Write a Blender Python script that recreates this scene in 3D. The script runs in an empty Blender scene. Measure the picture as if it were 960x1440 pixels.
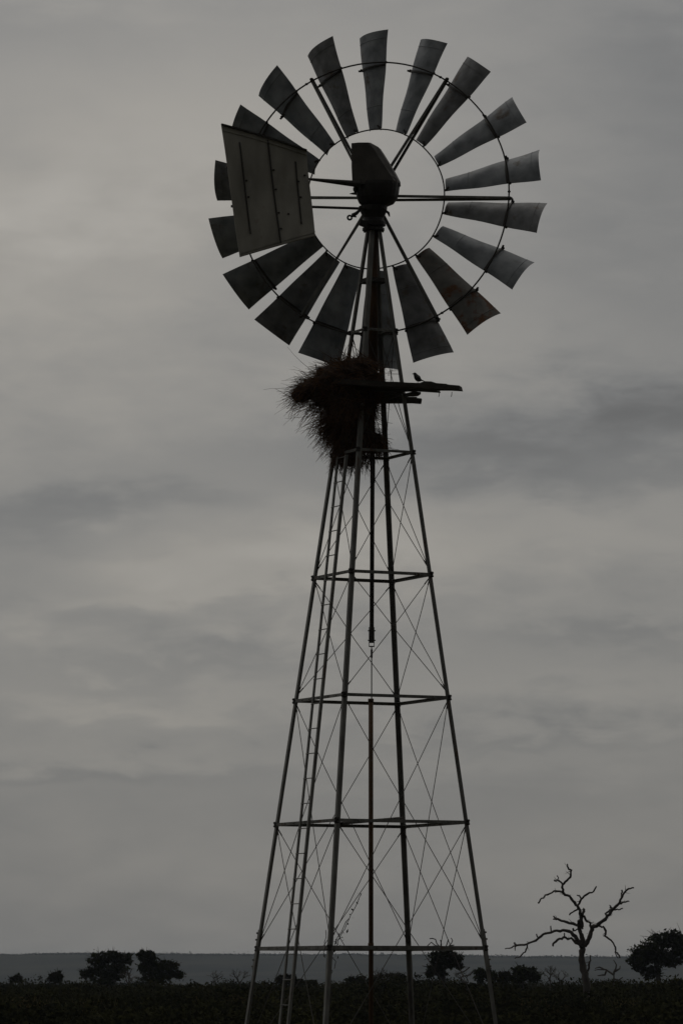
import bpy, bmesh, math, random
import numpy as np
from mathutils import Vector, Matrix, noise
random.seed(7); rng = np.random.default_rng(7)
R = math.radians
C = bpy.context.scene
col = C.collection

# ---------------------------------------------------------------- camera, world, sun, exposure
F, HOR, EYE = 6152.0, 1382.4, 1.7          # focal length in photo pixels, horizon row, eye height
PIT = math.atan((HOR - 720) / F)
D = F / 117.0                              # distance of the wind pump
cam = bpy.data.cameras.new('camera'); co = bpy.data.objects.new('camera', cam); col.objects.link(co)
co.location = (0, 0, EYE); co.rotation_euler = (R(90) + PIT, 0, 0)
cam.sensor_fit = 'VERTICAL'; cam.sensor_height = 36; cam.lens = 36 * F / 1440
cam.clip_start = .5; cam.clip_end = 20000
C.camera = co

SUN_EL, SUN_AZ = R(64), R(-14)            # the veiled sun stands high beyond the tower 
w = bpy.data.worlds.new('World'); C.world = w; w.use_nodes = True
nt = w.node_tree; N = nt.nodes; L = nt.links
for n in list(N): N.remove(n)
def nd(t, **k):
    n = N.new(t)
    for a, b in k.items(): setattr(n, a, b)
    return n
def mth(op, a, b=None, c=None):
    n = nd('ShaderNodeMath', operation=op)
    for i, v in enumerate((a, b, c)):
        if v is None: continue
        if isinstance(v, (int, float)): n.inputs[i].default_value = v
        else: L.new(v, n.inputs[i])
    return n.outputs[0]
out = nd('ShaderNodeOutputWorld'); bg = nd('ShaderNodeBackground'); bg.inputs[1].default_value = .1
L.new(bg.outputs[0], out.inputs[0])
sky = nd('ShaderNodeTexSky', sky_type='NISHITA', sun_disc=False, sun_elevation=SUN_EL, sun_rotation=SUN_AZ)
tc = nd('ShaderNodeTexCoord'); sp = nd('ShaderNodeSeparateXYZ'); L.new(tc.outputs['Generated'], sp.inputs[0])
X, Y, Z = sp.outputs
def cloudnoise(sx, sz, det, rough, dist, off):
    mp = nd('ShaderNodeMapping'); mp.inputs['Scale'].default_value = (sx, sx, sz); mp.inputs['Location'].default_value = off
    mp.inputs['Rotation'].default_value = (0, R(2.5), 0)
    L.new(tc.outputs['Generated'], mp.inputs[0])
    n = nd('ShaderNodeTexNoise'); n.inputs['Scale'].default_value = 1; n.inputs['Detail'].default_value = det
    n.inputs['Roughness'].default_value = rough; n.inputs['Distortion'].default_value = dist
    L.new(mp.outputs[0], n.inputs[0]); return mth('SUBTRACT', n.outputs[0], .5)
n1 = cloudnoise(22, 58, 3, .45, .25, (3.1, 1.7, .4))
n2 = cloudnoise(60, 170, 5, .55, .3, (7.7, 2.2, 5.1))
az = mth('ARCTAN2', X, Y); el = mth('ARCSINE', Z)
wz = mth('MULTIPLY_ADD', n2, .02, mth('MULTIPLY_ADD', n1, .03, el)); wa = mth('MULTIPLY_ADD', n1, .08, az)
# the larger banks of the overcast: azimuth, elevation, widths (all in photo pixels), brightness
BANKS = [(70, 270, 260, 130, .17), (400, 170, 260, 120, .07), (120, 40, 300, 50, -.05), (960, 80, 200, 260, -.16), (300, 300, 330, 260, .07), (330, 870, 260, 150, .05),
         (880, 620, 300, 60, -.19), (620, 660, 260, 45, -.12), (60, 740, 240, 34, -.12), (330, 770, 200, 70, .06),
         (420, 810, 190, 60, .13), (560, 780, 220, 50, .1), (850, 720, 220, 60, .1), (330, 925, 180, 22, -.09),
         (200, 845, 170, 16, .07), (900, 890, 180, 20, -.1), (760, 1030, 260, 18, -.09), (170, 1075, 260, 20, -.1),
         (200, 975, 220, 18, .08), (820, 960, 240, 26, .06), (300, 350, 200, 40, -.04), (640, 480, 200, 70, .07),
         (900, 420, 260, 90, -.06), (30, 480, 160, 120, .08), (560, 1120, 500, 40, -.04)]
tot = None
for (px, py, sa, se, am) in BANKS:
    a0, e0 = (px - 480) / F, (HOR - py) / F
    da = mth('DIVIDE', mth('SUBTRACT', wa, a0), sa / F); de = mth('DIVIDE', mth('SUBTRACT', wz, e0), se / F)
    q = mth('MULTIPLY', mth('ADD', mth('MULTIPLY', da, da), mth('MULTIPLY', de, de)), -.9)
    g = mth('MULTIPLY', mth('EXPONENT', q), am * 1.6)
    tot = g if tot is None else mth('ADD', tot, g)
tot = mth('ADD', tot, mth('MULTIPLY', n1, .40)); tot = mth('ADD', tot, mth('MULTIPLY', n2, .20))
tot = mth('ADD', tot, 1.0)
# the overcast is brighter towards the veiled sun than away from it
front = mth('ADD', mth('MULTIPLY', mth('ADD', mth('MULTIPLY', Y, math.cos(SUN_AZ)), mth('MULTIPLY', X, math.sin(SUN_AZ))), .47), .53)
zen = mth('MULTIPLY_ADD', mth('MAXIMUM', Z, 0), 1.5, .84)      # an overcast is brighter overhead than at the horizon
val = mth('MULTIPLY', mth('MULTIPLY', mth('MULTIPLY', tot, front), zen), 4.15)
ramp = nd('ShaderNodeMix', data_type='RGBA', blend_type='MIX')
t_ = nd('ShaderNodeMapRange'); t_.inputs[1].default_value = .75; t_.inputs[2].default_value = 1.25; L.new(tot, t_.inputs[0]); L.new(t_.outputs[0], ramp.inputs[0])
ramp.inputs[6].default_value = (.985, .98, .965, 1); ramp.inputs[7].default_value = (1.035, .985, .9, 1)
vs = nd('ShaderNodeVectorMath', operation='SCALE'); L.new(ramp.outputs[2], vs.inputs[0]); L.new(val, vs.inputs['Scale'])
mx = nd('ShaderNodeMix', data_type='RGBA'); mx.inputs[0].default_value = .97
L.new(sky.outputs[0], mx.inputs[6]); L.new(vs.outputs[0], mx.inputs[7]); L.new(mx.outputs[2], bg.inputs[0])

sl = bpy.data.lights.new('sun', 'SUN'); sl.energy = .6; sl.angle = R(35); sl.color = (1, .96, .9)
so = bpy.data.objects.new('sun', sl); col.objects.link(so)
sd = Vector((math.sin(SUN_AZ) * math.cos(SUN_EL), math.cos(SUN_AZ) * math.cos(SUN_EL), math.sin(SUN_EL)))
so.rotation_euler = (-sd).to_track_quat('-Z', 'Y').to_euler(); so.location = (0, 0, 40)
vsn = C.view_settings; vsn.view_transform = 'Standard'; vsn.look = 'None'; vsn.gamma = 1; vsn.use_curve_mapping = False
vsn.exposure = -.76
C.cycles.max_bounces = 4; C.cycles.volume_bounces = 0; C.cycles.diffuse_bounces = 2; C.cycles.glossy_bounces = 2

# ---------------------------------------------------------------- helpers
cp, sn = math.cos(PIT), math.sin(PIT)
def un(px, py, y):                         # the point at depth y that a photo pixel looks at
    a, b = (px - 480) / F, (720 - py) / F
    d = Vector((a, cp - b * sn, sn + b * cp))
    return Vector((0, 0, EYE)) + d * (y / d.y)
def tag(o, label=None, cat=None, group=None, kind=None):
    if label: o['label'] = label
    if cat: o['category'] = cat
    if group: o['group'] = group
    if kind: o['kind'] = kind
    return o
def empty(name, loc, parent=None):
    o = bpy.data.objects.new(name, None); col.objects.link(o); o.location = loc; o.empty_display_size = .2
    if parent: o.parent = parent; o.location = Vector(loc) - parent.location
    return o
class MB:                                   # collects geometry in world coordinates
    def __init__(s): s.v = []; s.f = []
    def add(s, v, f):
        k = len(s.v); s.v += [tuple(p) for p in v]; s.f += [tuple(i + k for i in q) for q in f]
    def box(s, c, ax, ay, az_):             # centre and three half vectors
        c = Vector(c); P = [c + ax * i + ay * j + az_ * k for k in (-1, 1) for j in (-1, 1) for i in (-1, 1)]
        s.add(P, [(0, 2, 3, 1), (4, 5, 7, 6), (0, 1, 5, 4), (2, 6, 7, 3), (0, 4, 6, 2), (1, 3, 7, 5)])
    def prism(s, p0, p1, prof, u, v):       # closed profile [(a,b)] swept from p0 to p1
        n = len(prof)
        P = [p0 + u * a + v * b for a, b in prof] + [p1 + u * a + v * b for a, b in prof]
        s.add(P, [(i, (i + 1) % n, n + (i + 1) % n, n + i) for i in range(n)] + [tuple(range(n))[::-1], tuple(range(n, 2 * n))])
    def angle(s, p0, p1, u, v, wd, t):      # L section, corner on the line
        s.prism(p0, p1, [(0, 0), (wd, 0), (wd, t), (t, t), (t, wd), (0, wd)], u, v)
    def tube(s, pts, rad, n=6, cap=True):
        pts = [Vector(p) for p in pts]
        if isinstance(rad, (int, float)): rad = [rad] * len(pts)
        up = Vector((0, 1, 0)); V = []; k = len(pts)
        for i, p in enumerate(pts):
            d = (pts[min(i + 1, k - 1)] - pts[max(i - 1, 0)])
            if d.length < 1e-9: d = Vector((0, 0, 1))
            d.normalize()
            a = up - d * up.dot(d)
            if a.length < .1: a = Vector((1, 0, 0)) - d * d.x
            a.normalize(); b = d.cross(a); up = a
            V += [p + (a * math.cos(2 * math.pi * j / n) + b * math.sin(2 * math.pi * j / n)) * rad[i] for j in range(n)]
        Fc = [(i * n + j, i * n + (j + 1) % n, (i + 1) * n + (j + 1) % n, (i + 1) * n + j) for i in range(k - 1) for j in range(n)]
        if cap: Fc += [tuple(range(n))[::-1], tuple(range((k - 1) * n, k * n))]
        s.add(V, Fc)
    def lathe(s, c, axis, prof, n=20):      # prof [(distance along axis, radius)]
        axis = axis.normalized(); a = axis.orthogonal().normalized(); b = axis.cross(a); k = len(prof)
        V = [c + axis * h + (a * math.cos(2 * math.pi * j / n) + b * math.sin(2 * math.pi * j / n)) * r for h, r in prof for j in range(n)]
        Fc = [(i * n + j, i * n + (j + 1) % n, (i + 1) * n + (j + 1) % n, (i + 1) * n + j) for i in range(k - 1) for j in range(n)]
        s.add(V, Fc + [tuple(range(n))[::-1], tuple(range((k - 1) * n, k * n))])
    def ball(s, c, rx, ry, rz, n=10, m=7):
        V = []; c = Vector(c)
        for i in range(m + 1):
            th = math.pi * i / m
            for j in range(n):
                ph = 2 * math.pi * j / n
                V.append(c + Vector((rx * math.sin(th) * math.cos(ph), ry * math.sin(th) * math.sin(ph), rz * math.cos(th))))
        s.add(V, [(i * n + j, i * n + (j + 1) % n, (i + 1) * n + (j + 1) % n, (i + 1) * n + j) for i in range(m) for j in range(n)])
    def build(s, name, mat, parent=None, smooth=False, origin=None, kind=None):
        me = bpy.data.meshes.new(name)
        o = bpy.data.objects.new(name, me); col.objects.link(o)
        base = Vector((0, 0, 0))
        if parent:
            p = parent
            while p: base = base + p.location; p = p.parent
            o.parent = parent
        org = Vector(origin) if origin is not None else (base if parent else Vector((0, 0, 0)))
        o.location = org - base
        me.from_pydata([tuple(Vector(q) - org) for q in s.v], [], s.f)
        bm = bmesh.new(); bm.from_mesh(me); bmesh.ops.recalc_face_normals(bm, faces=bm.faces); bm.to_mesh(me); bm.free()
        me.materials.append(mat)
        if smooth: me.polygons.foreach_set('use_smooth', [True] * len(me.polygons))
        if kind: o['kind'] = kind
        return o
def npmesh(name, V, quads, mat, parent=None, loc=(0, 0, 0)):     # big meshes by numpy
    me = bpy.data.meshes.new(name); n = len(quads)
    me.vertices.add(len(V)); me.vertices.foreach_set('co', np.asarray(V, np.float32).ravel())
    k = quads.shape[1]
    me.loops.add(n * k); me.loops.foreach_set('vertex_index', quads.astype(np.int32).ravel())
    me.polygons.add(n); me.polygons.foreach_set('loop_start', np.arange(0, n * k, k, dtype=np.int32))
    me.polygons.foreach_set('loop_total', np.full(n, k, np.int32)); me.update(calc_edges=True); me.validate()
    me.materials.append(mat)
    o = bpy.data.objects.new(name, me); col.objects.link(o)
    if parent: o.parent = parent
    o.location = loc
    return o

# ---------------------------------------------------------------- materials
def mat(name, c1, c2, scale=8, metal=0, rough=.6, c3=None, c3_at=.62, bump=.15, stretch=(1, 1, 1), det=6, spec=.4, coord='Object', rnd=0):
    m = bpy.data.materials.new(name); m.use_nodes = True; t = m.node_tree; n = t.nodes; l = t.links
    b = n['Principled BSDF']; b.inputs['Metallic'].default_value = metal; b.inputs['Roughness'].default_value = rough
    b.inputs['Specular IOR Level'].default_value = spec
    c = n.new('ShaderNodeTexCoord'); mp = n.new('ShaderNodeMapping'); mp.inputs['Scale'].default_value = stretch
    l.new(c.outputs[coord], mp.inputs[0])
    a = n.new('ShaderNodeTexNoise'); a.inputs['Scale'].default_value = scale; a.inputs['Detail'].default_value = det; l.new(mp.outputs[0], a.inputs[0])
    r = n.new('ShaderNodeValToRGB'); r.color_ramp.elements[0].position = .3; r.color_ramp.elements[1].position = .7
    r.color_ramp.elements[0].color = (*c1, 1); r.color_ramp.elements[1].color = (*c2, 1)
    l.new(a.outputs[0], r.inputs[0]); colr = r.outputs[0]
    if c3:
        a2 = n.new('ShaderNodeTexNoise'); a2.inputs['Scale'].default_value = scale * .45; a2.inputs['Detail'].default_value = 8
        a2.inputs['Roughness'].default_value = .65; l.new(mp.outputs[0], a2.inputs[0])
        r2 = n.new('ShaderNodeMapRange'); r2.inputs[1].default_value = c3_at; r2.inputs[2].default_value = c3_at + .08; l.new(a2.outputs[0], r2.inputs[0])
        mm = n.new('ShaderNodeMix'); mm.data_type = 'RGBA'; l.new(r2.outputs[0], mm.inputs[0]); l.new(colr, mm.inputs[6]); mm.inputs[7].default_value = (*c3, 1)
        colr = mm.outputs[2]
        if metal:
            iv = n.new('ShaderNodeMath'); iv.operation = 'MULTIPLY_ADD'; iv.inputs[1].default_value = -metal * .9; iv.inputs[2].default_value = metal
            l.new(r2.outputs[0], iv.inputs[0]); l.new(iv.outputs[0], b.inputs['Metallic'])
    if rnd:
        oi = n.new('ShaderNodeObjectInfo'); mr = n.new('ShaderNodeMapRange'); mr.inputs[3].default_value = 1 - rnd; mr.inputs[4].default_value = 1 + rnd
        l.new(oi.outputs['Random'], mr.inputs[0]); vm = n.new('ShaderNodeVectorMath'); vm.operation = 'SCALE'; l.new(colr, vm.inputs[0]); l.new(mr.outputs[0], vm.inputs['Scale']); colr = vm.outputs[0]
        vo = n.new('ShaderNodeVectorMath'); vo.operation = 'MULTIPLY_ADD'; vo.inputs[1].default_value = (1, 1, 1)
        cx = n.new('ShaderNodeCombineXYZ'); mu = n.new('ShaderNodeMath'); mu.operation = 'MULTIPLY'; mu.inputs[1].default_value = 37; l.new(oi.outputs['Random'], mu.inputs[0]); l.new(mu.outputs[0], cx.inputs[0]); l.new(mu.outputs[0], cx.inputs[2])
        l.new(c.outputs[coord], vo.inputs[0]); l.new(cx.outputs[0], vo.inputs[2]); l.new(vo.outputs[0], mp.inputs[0])
    l.new(colr, b.inputs['Base Color'])
    if bump:
        bp = n.new('ShaderNodeBump'); bp.inputs['Strength'].default_value = bump; bp.inputs['Distance'].default_value = .01
        l.new(a.outputs[0], bp.inputs['Height']); l.new(bp.outputs[0], b.inputs['Normal'])
    return m
M_blade = mat('weathered galvanised sheet', (.13, .143, .155), (.33, .35, .37), 5, 0, .55, (.12, .10, .08), .60, spec=.2, bump=.15, rnd=.15)
M_bladeD = mat('dull galvanised sheet', (.12, .123, .127), (.25, .257, .265), 7, 0, .55, (.11, .085, .062), .58, spec=.2, bump=.15, rnd=.15)
M_bladeR = mat('rust spotted sheet', (.12, .12, .112), (.21, .20, .185), 9, 0, .65, (.14, .07, .038), .50, spec=.15, bump=.1)
M_steel = mat('weathered angle steel', (.10, .10, .094), (.205, .205, .19), 14, .1, .6, (.10, .06, .04), .6, stretch=(1, 1, .3), rnd=.15)
M_dark = mat('blackened steel', (.025, .023, .02), (.055, .05, .043), 16, .2, .65, (.05, .03, .02), .6)
M_wire = mat('rusty wire', (.05, .045, .04), (.09, .08, .07), 20, .2, .7)
M_vane = mat('old painted vane sheet', (.22, .213, .185), (.40, .388, .345), 4, .0, .75, (.15, .10, .065), .60, stretch=(1, 1, .4))
M_hood = mat('dark oiled hood sheet', (.05, .046, .04), (.10, .092, .082), 6, 0, .6)
M_gear = mat('oily cast iron', (.012, .011, .01), (.03, .027, .024), 10, .2, .55)
M_rust = mat('rusted pipe', (.045, .026, .013), (.10, .055, .024), 10, .1, .8, (.03, .02, .014), .55, stretch=(1, 1, .25))
M_wood = mat('weathered plank', (.025, .022, .018), (.06, .052, .042), 12, 0, .9, stretch=(.3, 1, 1), bump=.4)
M_straw = mat('dry nest straw', (.045, .024, .013), (.15, .085, .045), 9, 0, .9, bump=0, spec=.05)
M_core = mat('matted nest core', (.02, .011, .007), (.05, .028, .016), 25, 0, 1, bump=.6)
M_bird = mat('black plumage', (.008, .008, .009), (.016, .015, .015), 40, 0, .6)
M_dead = mat('bare grey wood', (.035, .031, .027), (.09, .078, .068), 5, 0, .9, stretch=(1, 1, .3), bump=.4)
M_bark = mat('dark bark', (.03, .026, .022), (.06, .05, .042), 6, 0, .9, bump=.4)
M_leafA = mat('dark thorn tree leaves', (.016, .020, .009), (.040, .046, .020), .9, 0, .95, bump=0, spec=.03)
M_leafB = mat('olive bush leaves', (.02, .022, .009), (.045, .045, .018), .7, 0, .95, bump=0, spec=.03)
M_scrub = mat('dark savanna scrub', (.014, .015, .007), (.045, .045, .018), .22, 0, .9, (.058, .046, .022), .62, bump=0, det=5, spec=.0)
M_grass = mat('dry tan grass', (.10, .075, .03), (.17, .13, .06), 3, 0, .9, bump=0, spec=.03)
M_ground = mat('dark bushveld soil', (.035, .032, .018), (.07, .06, .032), .08, 0, .95, bump=.3, spec=.02)
M_ridge = mat('wooded ridge', (.032, .033, .026), (.058, .056, .042), .012, 0, .95, (.022, .023, .018), .5, bump=0, det=8, spec=0)

# ---------------------------------------------------------------- ground and ridge
g = 24; xs = np.linspace(-3000, 3000, g); ys = np.linspace(-300, 7500, g)
gv = [(x, y, 0) for y in ys for x in xs]; gf = [(j * g + i, j * g + i + 1, (j + 1) * g + i + 1, (j + 1) * g + i) for j in range(g - 1) for i in range(g - 1)]
mb = MB(); mb.add(gv, gf); tag(mb.build('ground', M_ground), 'flat dark savanna ground running out to the ridge', kind='structure')
RY = 4500
RS = RY / 2600
def crest(x):
    px = 480 + x / RY * F
    py = np.interp(px, [-3000, 0, 240, 480, 560, 700, 960, 4000], [1338, 1342.5, 1342, 1342.5, 1343.5, 1345, 1346, 1350])
    return (HOR - py) / F * RY + EYE + 1.6 * noise.noise(Vector((x * .006, 3, 0))) + 1.0 * noise.noise(Vector((x * .05, 1, 0)))
mb = MB(); nx = 500; rows = [(-420, -.05), (-330, .12), (-240, .3), (-160, .5), (-90, .7), (-40, .87), (0, 1), (200, 1.0), (900, .8), (1500, -.05)]
X0 = np.linspace(-2400, 2400, nx); rv = []; rf = []
for dy, k in rows:
    for x in X0:
        wob = (40 * noise.noise(Vector((x * .004, dy * .01, 5))) + 14 * noise.noise(Vector((x * .02, dy * .03, 2)))) if -400 < dy < -10 else 0
        rv.append((x, RY + dy * RS + wob, crest(x) * k))
for j in range(len(rows) - 1):
    for i in range(nx - 1): rf.append((j * nx + i, j * nx + i + 1, (j + 1) * nx + i + 1, (j + 1) * nx + i))
mb.add(rv, rf); tag(mb.build('ridge', M_ridge), 'long low wooded ridge on the horizon, blue with haze', kind='structure')

def quads_from(cn, size, seed=None, flat=0.0, asp=.6):
    """random leaf quads at the given centres"""
    n = len(cn); a = rng.normal(size=(n, 3)); a /= np.linalg.norm(a, axis=1)[:, None]
    b = rng.normal(size=(n, 3)); b -= a * (a * b).sum(1)[:, None]; b /= np.linalg.norm(b, axis=1)[:, None]
    s = size * rng.uniform(.55, 1.35, (n, 1)); a = a * s; b = b * s * asp
    V = np.stack([cn - a, cn - b * .9 - a * .15, cn + a, cn + b + a * .1], 1).reshape(-1, 3)
    return V
def qidx(n): return np.arange(n * 4).reshape(n, 4)
# fuzz of trees along the crest
n = 3600; xx = rng.uniform(-1100, 1100, n); cc = []
for x in xx:
    s = random.choice([.5, .7, .9, 1.3]) if random.random() > .03 else 2.2
    k = 10
    c0 = np.array([x, RY + random.uniform(-25, 5), 0]); c0[2] = crest(x) * (1 + (min(c0[1] - RY, 0)) * .0018)
    cc.append(c0 + rng.normal(size=(k, 3)) * np.array([s * 4, s * 1.6, s * .6]) + np.array([0, 0, -.1]))
cc = np.concatenate(cc); o = npmesh('ridge_woodland', quads_from(cc, 1.0), qidx(len(cc)), M_leafA)
tag(o, 'distant tree tops fringing the crest of the ridge', 'woodland', kind='stuff')

# ---------------------------------------------------------------- scrub
def scrub_points():
    P = []; y = 118.0
    while y < 560:
        hw = .5 * .156 * y + 18
        n = int(2 * hw / (1.9 + y * .0016) * 1.0)
        for i in range(n):
            P.append((random.uniform(-hw, hw), y + random.uniform(-1.6, 1.6)))
        y += 1.7 + (y - 118) * .0075
    return P
SP = scrub_points(); cen = []; siz = []
for (x, y) in SP:
    tall = False
    h = random.uniform(.7, 1.45) * (1.2 if random.random() < .15 else 1) * (1 + .5 * noise.noise(Vector((x * .2, y * .05, 0))))
    if y > 200: h = min(h * 1.12, 1.72 + random.uniform(-.15, .15))
    if y > 210 and noise.noise(Vector((x * .13 + 9, y * .04, 4))) > .22: h += random.uniform(.1, .5); tall = True
    if y < 150: h *= .75
    r = min(h, 1.6) * random.uniform(.7, 1.15); nl = random.randint(4, 6) + (5 if tall else 0)
    per = 64 if y < 300 else 34
    for k in range(nl):
        a = random.uniform(0, 6.283); q = random.random() ** .6 * r
        c = np.array([x + q * math.cos(a), y + q * math.sin(a), h * random.uniform(.35, .8)])
        v = rng.normal(size=(per, 3)); v /= np.linalg.norm(v, axis=1)[:, None]; v *= rng.uniform(.45, 1.0, (per, 1)) ** .5
        v *= np.array([.55 * r, .55 * r, min(h * .3, .95 * (h - c[2]) + .12)]); p = c + v; p[:, 2] = np.clip(p[:, 2], .05, None)
        cen.append(p); siz.append(np.full((per, 1), .058 + y * .00010))
cen = np.concatenate(cen); siz = np.concatenate(siz)
o = npmesh('scrub', quads_from(cen, siz), qidx(len(cen)), M_scrub)
tag(o, 'dense dark low scrub covering the plain below the ridge', 'scrub', kind='stuff')
# dry grass between the bushes
gc = []
def blades(cx, cy, n, sx, sy, h):
    V = []
    for i in range(n):
        x = cx + random.gauss(0, sx); y = cy + random.gauss(0, sy); hh = h * random.uniform(.5, 1.2); a = random.uniform(0, 6.28); ww = .012
        tx, ty = x + math.cos(a) * hh * .35, y + math.sin(a) * hh * .35
        V += [(x - ww, y, 0), (x + ww, y, 0), (tx + ww * .4, ty, hh), (tx - ww * .4, ty, hh)]
    return V
gvv = []
for (px, py, yy, nn, s) in [(25, 1436, 172, 500, .45), (272, 1431, 178, 500, .35), (655, 1436, 168, 200, .3), (740, 1438, 165, 160, .4), (130, 1440, 160, 120, .6), (560, 1438, 160, 100, .5), (880, 1436, 165, 160, .5)]:
    p = un(px, py, yy); gvv += blades(p.x, yy, nn, s, .8, 1.0)
for i in range(220):
    y = random.uniform(60, 150); x = random.uniform(-.1 * y - 5, .1 * y + 5); gvv += blades(x, y, 14, .25, .25, .35)
gvv = np.array(gvv); o = npmesh('grass', gvv, qidx(len(gvv) // 4), M_grass)
tag(o, 'dry tan grass tufts showing between the bushes', 'grass', kind='stuff')

# ---------------------------------------------------------------- trees
def gnarl(pts, amp, y):
    """subdivide a path and roughen it"""
    out_ = [pts[0]]
    for a, b in zip(pts[:-1], pts[1:]):
        d = b - a; k = max(1, int(d.length / (amp * 5)))
        for i in range(1, k + 1):
            p = a + d * (i / k)
            if i < k: p = p + Vector((random.gauss(0, amp), random.gauss(0, amp), random.gauss(0, amp)))
            out_.append(p)
    return out_
def tree(name, label, cat, dist, base_px, trunk, limbs, blobs, mleaf, leaf, nleaf, twigs=0, group=None):
    """trunk: px path [(x,y,r_m)], limbs: list of px paths, blobs: [(px,py,rx,ry)] in photo pixels at the tree's distance"""
    s = dist / F
    b = un(base_px, HOR, dist); b.z = 0
    t = empty(name, b); tag(t, label, cat, group or 'leafy thorn trees on the plain')
    mb = MB()
    if trunk:
        pts = [Vector((b.x, dist, 0))] + [un(x, y, dist) for x, y, r in trunk]
        mb.tube(pts, [trunk[0][2] * 1.3] + [q[2] for q in trunk], 8)
    centers = [(un(x, y, dist) + Vector((0, random.uniform(-.5, .5) * rx * s, 0)), rx * s, ry * s) for x, y, rx, ry in blobs]
    top = pts[-1] if trunk else b
    r0 = trunk[-1][2] if trunk else .05
    for c, rx, ry in centers:
        m_ = (top + c) / 2 + Vector((random.gauss(0, rx * .2), random.gauss(0, rx * .2), -ry * .2))
        mb.tube(gnarl([top, m_, c], rx * .06, 0), r0 * .5, 5) if r0 > 0 else None
        for k in range(5):
            e = c + Vector((random.uniform(-1, 1) * rx, random.uniform(-1, 1) * rx, random.uniform(-.6, 1) * ry))
            mb.tube([m_.lerp(c, .5), (m_ + e) / 2 + Vector((0, 0, ry * .15)), e], [r0 * .3, r0 * .2, r0 * .06], 4)
    for pth in limbs:
        pts2 = [un(x, y, dist + random.uniform(-.3, .3)) for x, y in pth]
        mb.tube(gnarl(pts2, s * 1.0, 0), [max(.018, r0 * .45 * (1 - .7 * i / max(1, 1))) if False else max(.02, r0 * .35) for i in range(len(gnarl(pts2, 1e9, 0)))] if False else .03, 4)
    mb.build('trunk', M_bark, t)
    if nleaf:
        mb2 = MB(); P = []; tot_ = sum(rx * ry for _, rx, ry in centers)
        for c, rx, ry in centers:
            nsub = 46
            for k in range(nsub):
                d = rng.normal(size=3); d /= np.linalg.norm(d); cc_ = np.array(c) + d * np.array([rx, rx, ry]) * random.uniform(.25, 1.12)
                n_ = max(4, int(nleaf * rx * ry / tot_ / nsub * random.uniform(.3, 1.7)))
                v = rng.normal(size=(n_, 3)) * rng.uniform(.2, 1.0, (n_, 1))
                P.append(cc_ + v * np.array([rx, rx, ry]) * random.uniform(.10, .30))
                q_ = Vector(cc_) + Vector((random.gauss(0, .1), random.gauss(0, .1), random.uniform(0, .5) * ry))
                mb2.tube([c, (c + q_) / 2 + Vector((0, 0, ry * .1)), q_ + (q_ - c) * .35], [.03, .02, .008], 3)
        tw_ = mb2.build('twig', M_bark, t); tw_['kind'] = 'stuff'
        P = np.concatenate(P)
        o = npmesh('crown', quads_from(P, leaf) - np.array(b), qidx(len(P)), mleaf, t)
    return t
tree('thorn_tree', 'tallest leafy thorn tree, rounded crown cut by the right edge of the picture', 'tree', 262, 926,
     [(926, 1384, .16), (924, 1368, .14), (922, 1352, .11)],
     [], [(905, 1348, 18, 12), (898, 1358, 13, 8), (915, 1335, 18, 12), (930, 1322, 18, 12), (948, 1318, 16, 9), (950, 1336, 18, 13), (962, 1325, 18, 14), (935, 1345, 12, 9), (968, 1345, 16, 12), (915, 1368, 13, 9), (900, 1340, 14, 10), (926, 1348, 16, 12), (944, 1352, 14, 8), (890, 1352, 10, 8)],
     M_leafA, .10, 9000)
tree('thorn_tree', 'broad flat-topped dark tree, left one of the pair on the left', 'tree', 285, 152,
     [(152, 1382, .14), (150, 1366, .11)], [],
     [(140, 1350, 15, 11), (158, 1347, 15, 9), (174, 1347, 12, 7), (130, 1368, 14, 8), (150, 1366, 16, 11), (180, 1352, 7, 5), (122, 1371, 9, 6), (145, 1378, 18, 7), (160, 1374, 10, 8), (170, 1364, 11, 9)],
     M_leafA, .10, 5600)
tree('thorn_tree', 'dark tree with ragged top, right one of the pair on the left', 'tree', 280, 220,
     [(216, 1382, .14), (214, 1364, .11)], [[(186, 1380), (182, 1370), (186, 1362)], [(182, 1370), (176, 1366)], [(181, 1382), (180, 1366), (172, 1362)]],
     [(208, 1350, 14, 11), (222, 1362, 18, 12), (204, 1364, 13, 12), (236, 1369, 14, 8), (200, 1344, 7, 7), (246, 1358, 6, 4), (251, 1371, 8, 6), (212, 1343, 6, 6), (220, 1377, 22, 7), (232, 1358, 10, 9)],
     M_leafA, .10, 5600)
tree('thorn_tree', 'leafy tree with dead twisted branches on top, seen through the tower legs', 'tree', 235, 624,
     [(624, 1384, .12), (623, 1370, .10), (622, 1356, .08)],
     [[(622, 1345), (618, 1331), (606, 1325), (600, 1331)], [(618, 1331), (612, 1321), (604, 1320)], [(624, 1340), (620, 1326), (619, 1322)],
      [(624, 1345), (631, 1330), (636, 1323), (634, 1319)], [(631, 1330), (638, 1329)], [(622, 1342), (615, 1333), (609, 1330)], [(626, 1345), (628, 1328), (630, 1321)],
      [(640, 1370), (652, 1366), (660, 1360)], [(645, 1376), (655, 1372), (664, 1366)]],
     [(612, 1345, 11, 8), (628, 1343, 13, 7), (642, 1350, 9, 8), (608, 1362, 9, 7), (622, 1356, 12, 8), (646, 1360, 6, 5), (606, 1370, 8, 5), (620, 1370, 8, 8), (634, 1356, 9, 7)],
     M_leafA, .085, 4200)
def bush(px, top, wpx, dist, label, leaf=M_leafB, n=900):
    hgt = HOR + 6 - top
    tree('bush', label, 'bush', dist, px, [(px, HOR, .05)], [],
         [(px + random.uniform(-.5, .5) * wpx * .5 + dx * wpx, top + hgt * (.35 + .3 * abs(dx)), wpx * .26, hgt * .33) for dx in (-.27, 0, .25)], leaf, .10, n * 2, group='bushes rising above the scrub')
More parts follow.
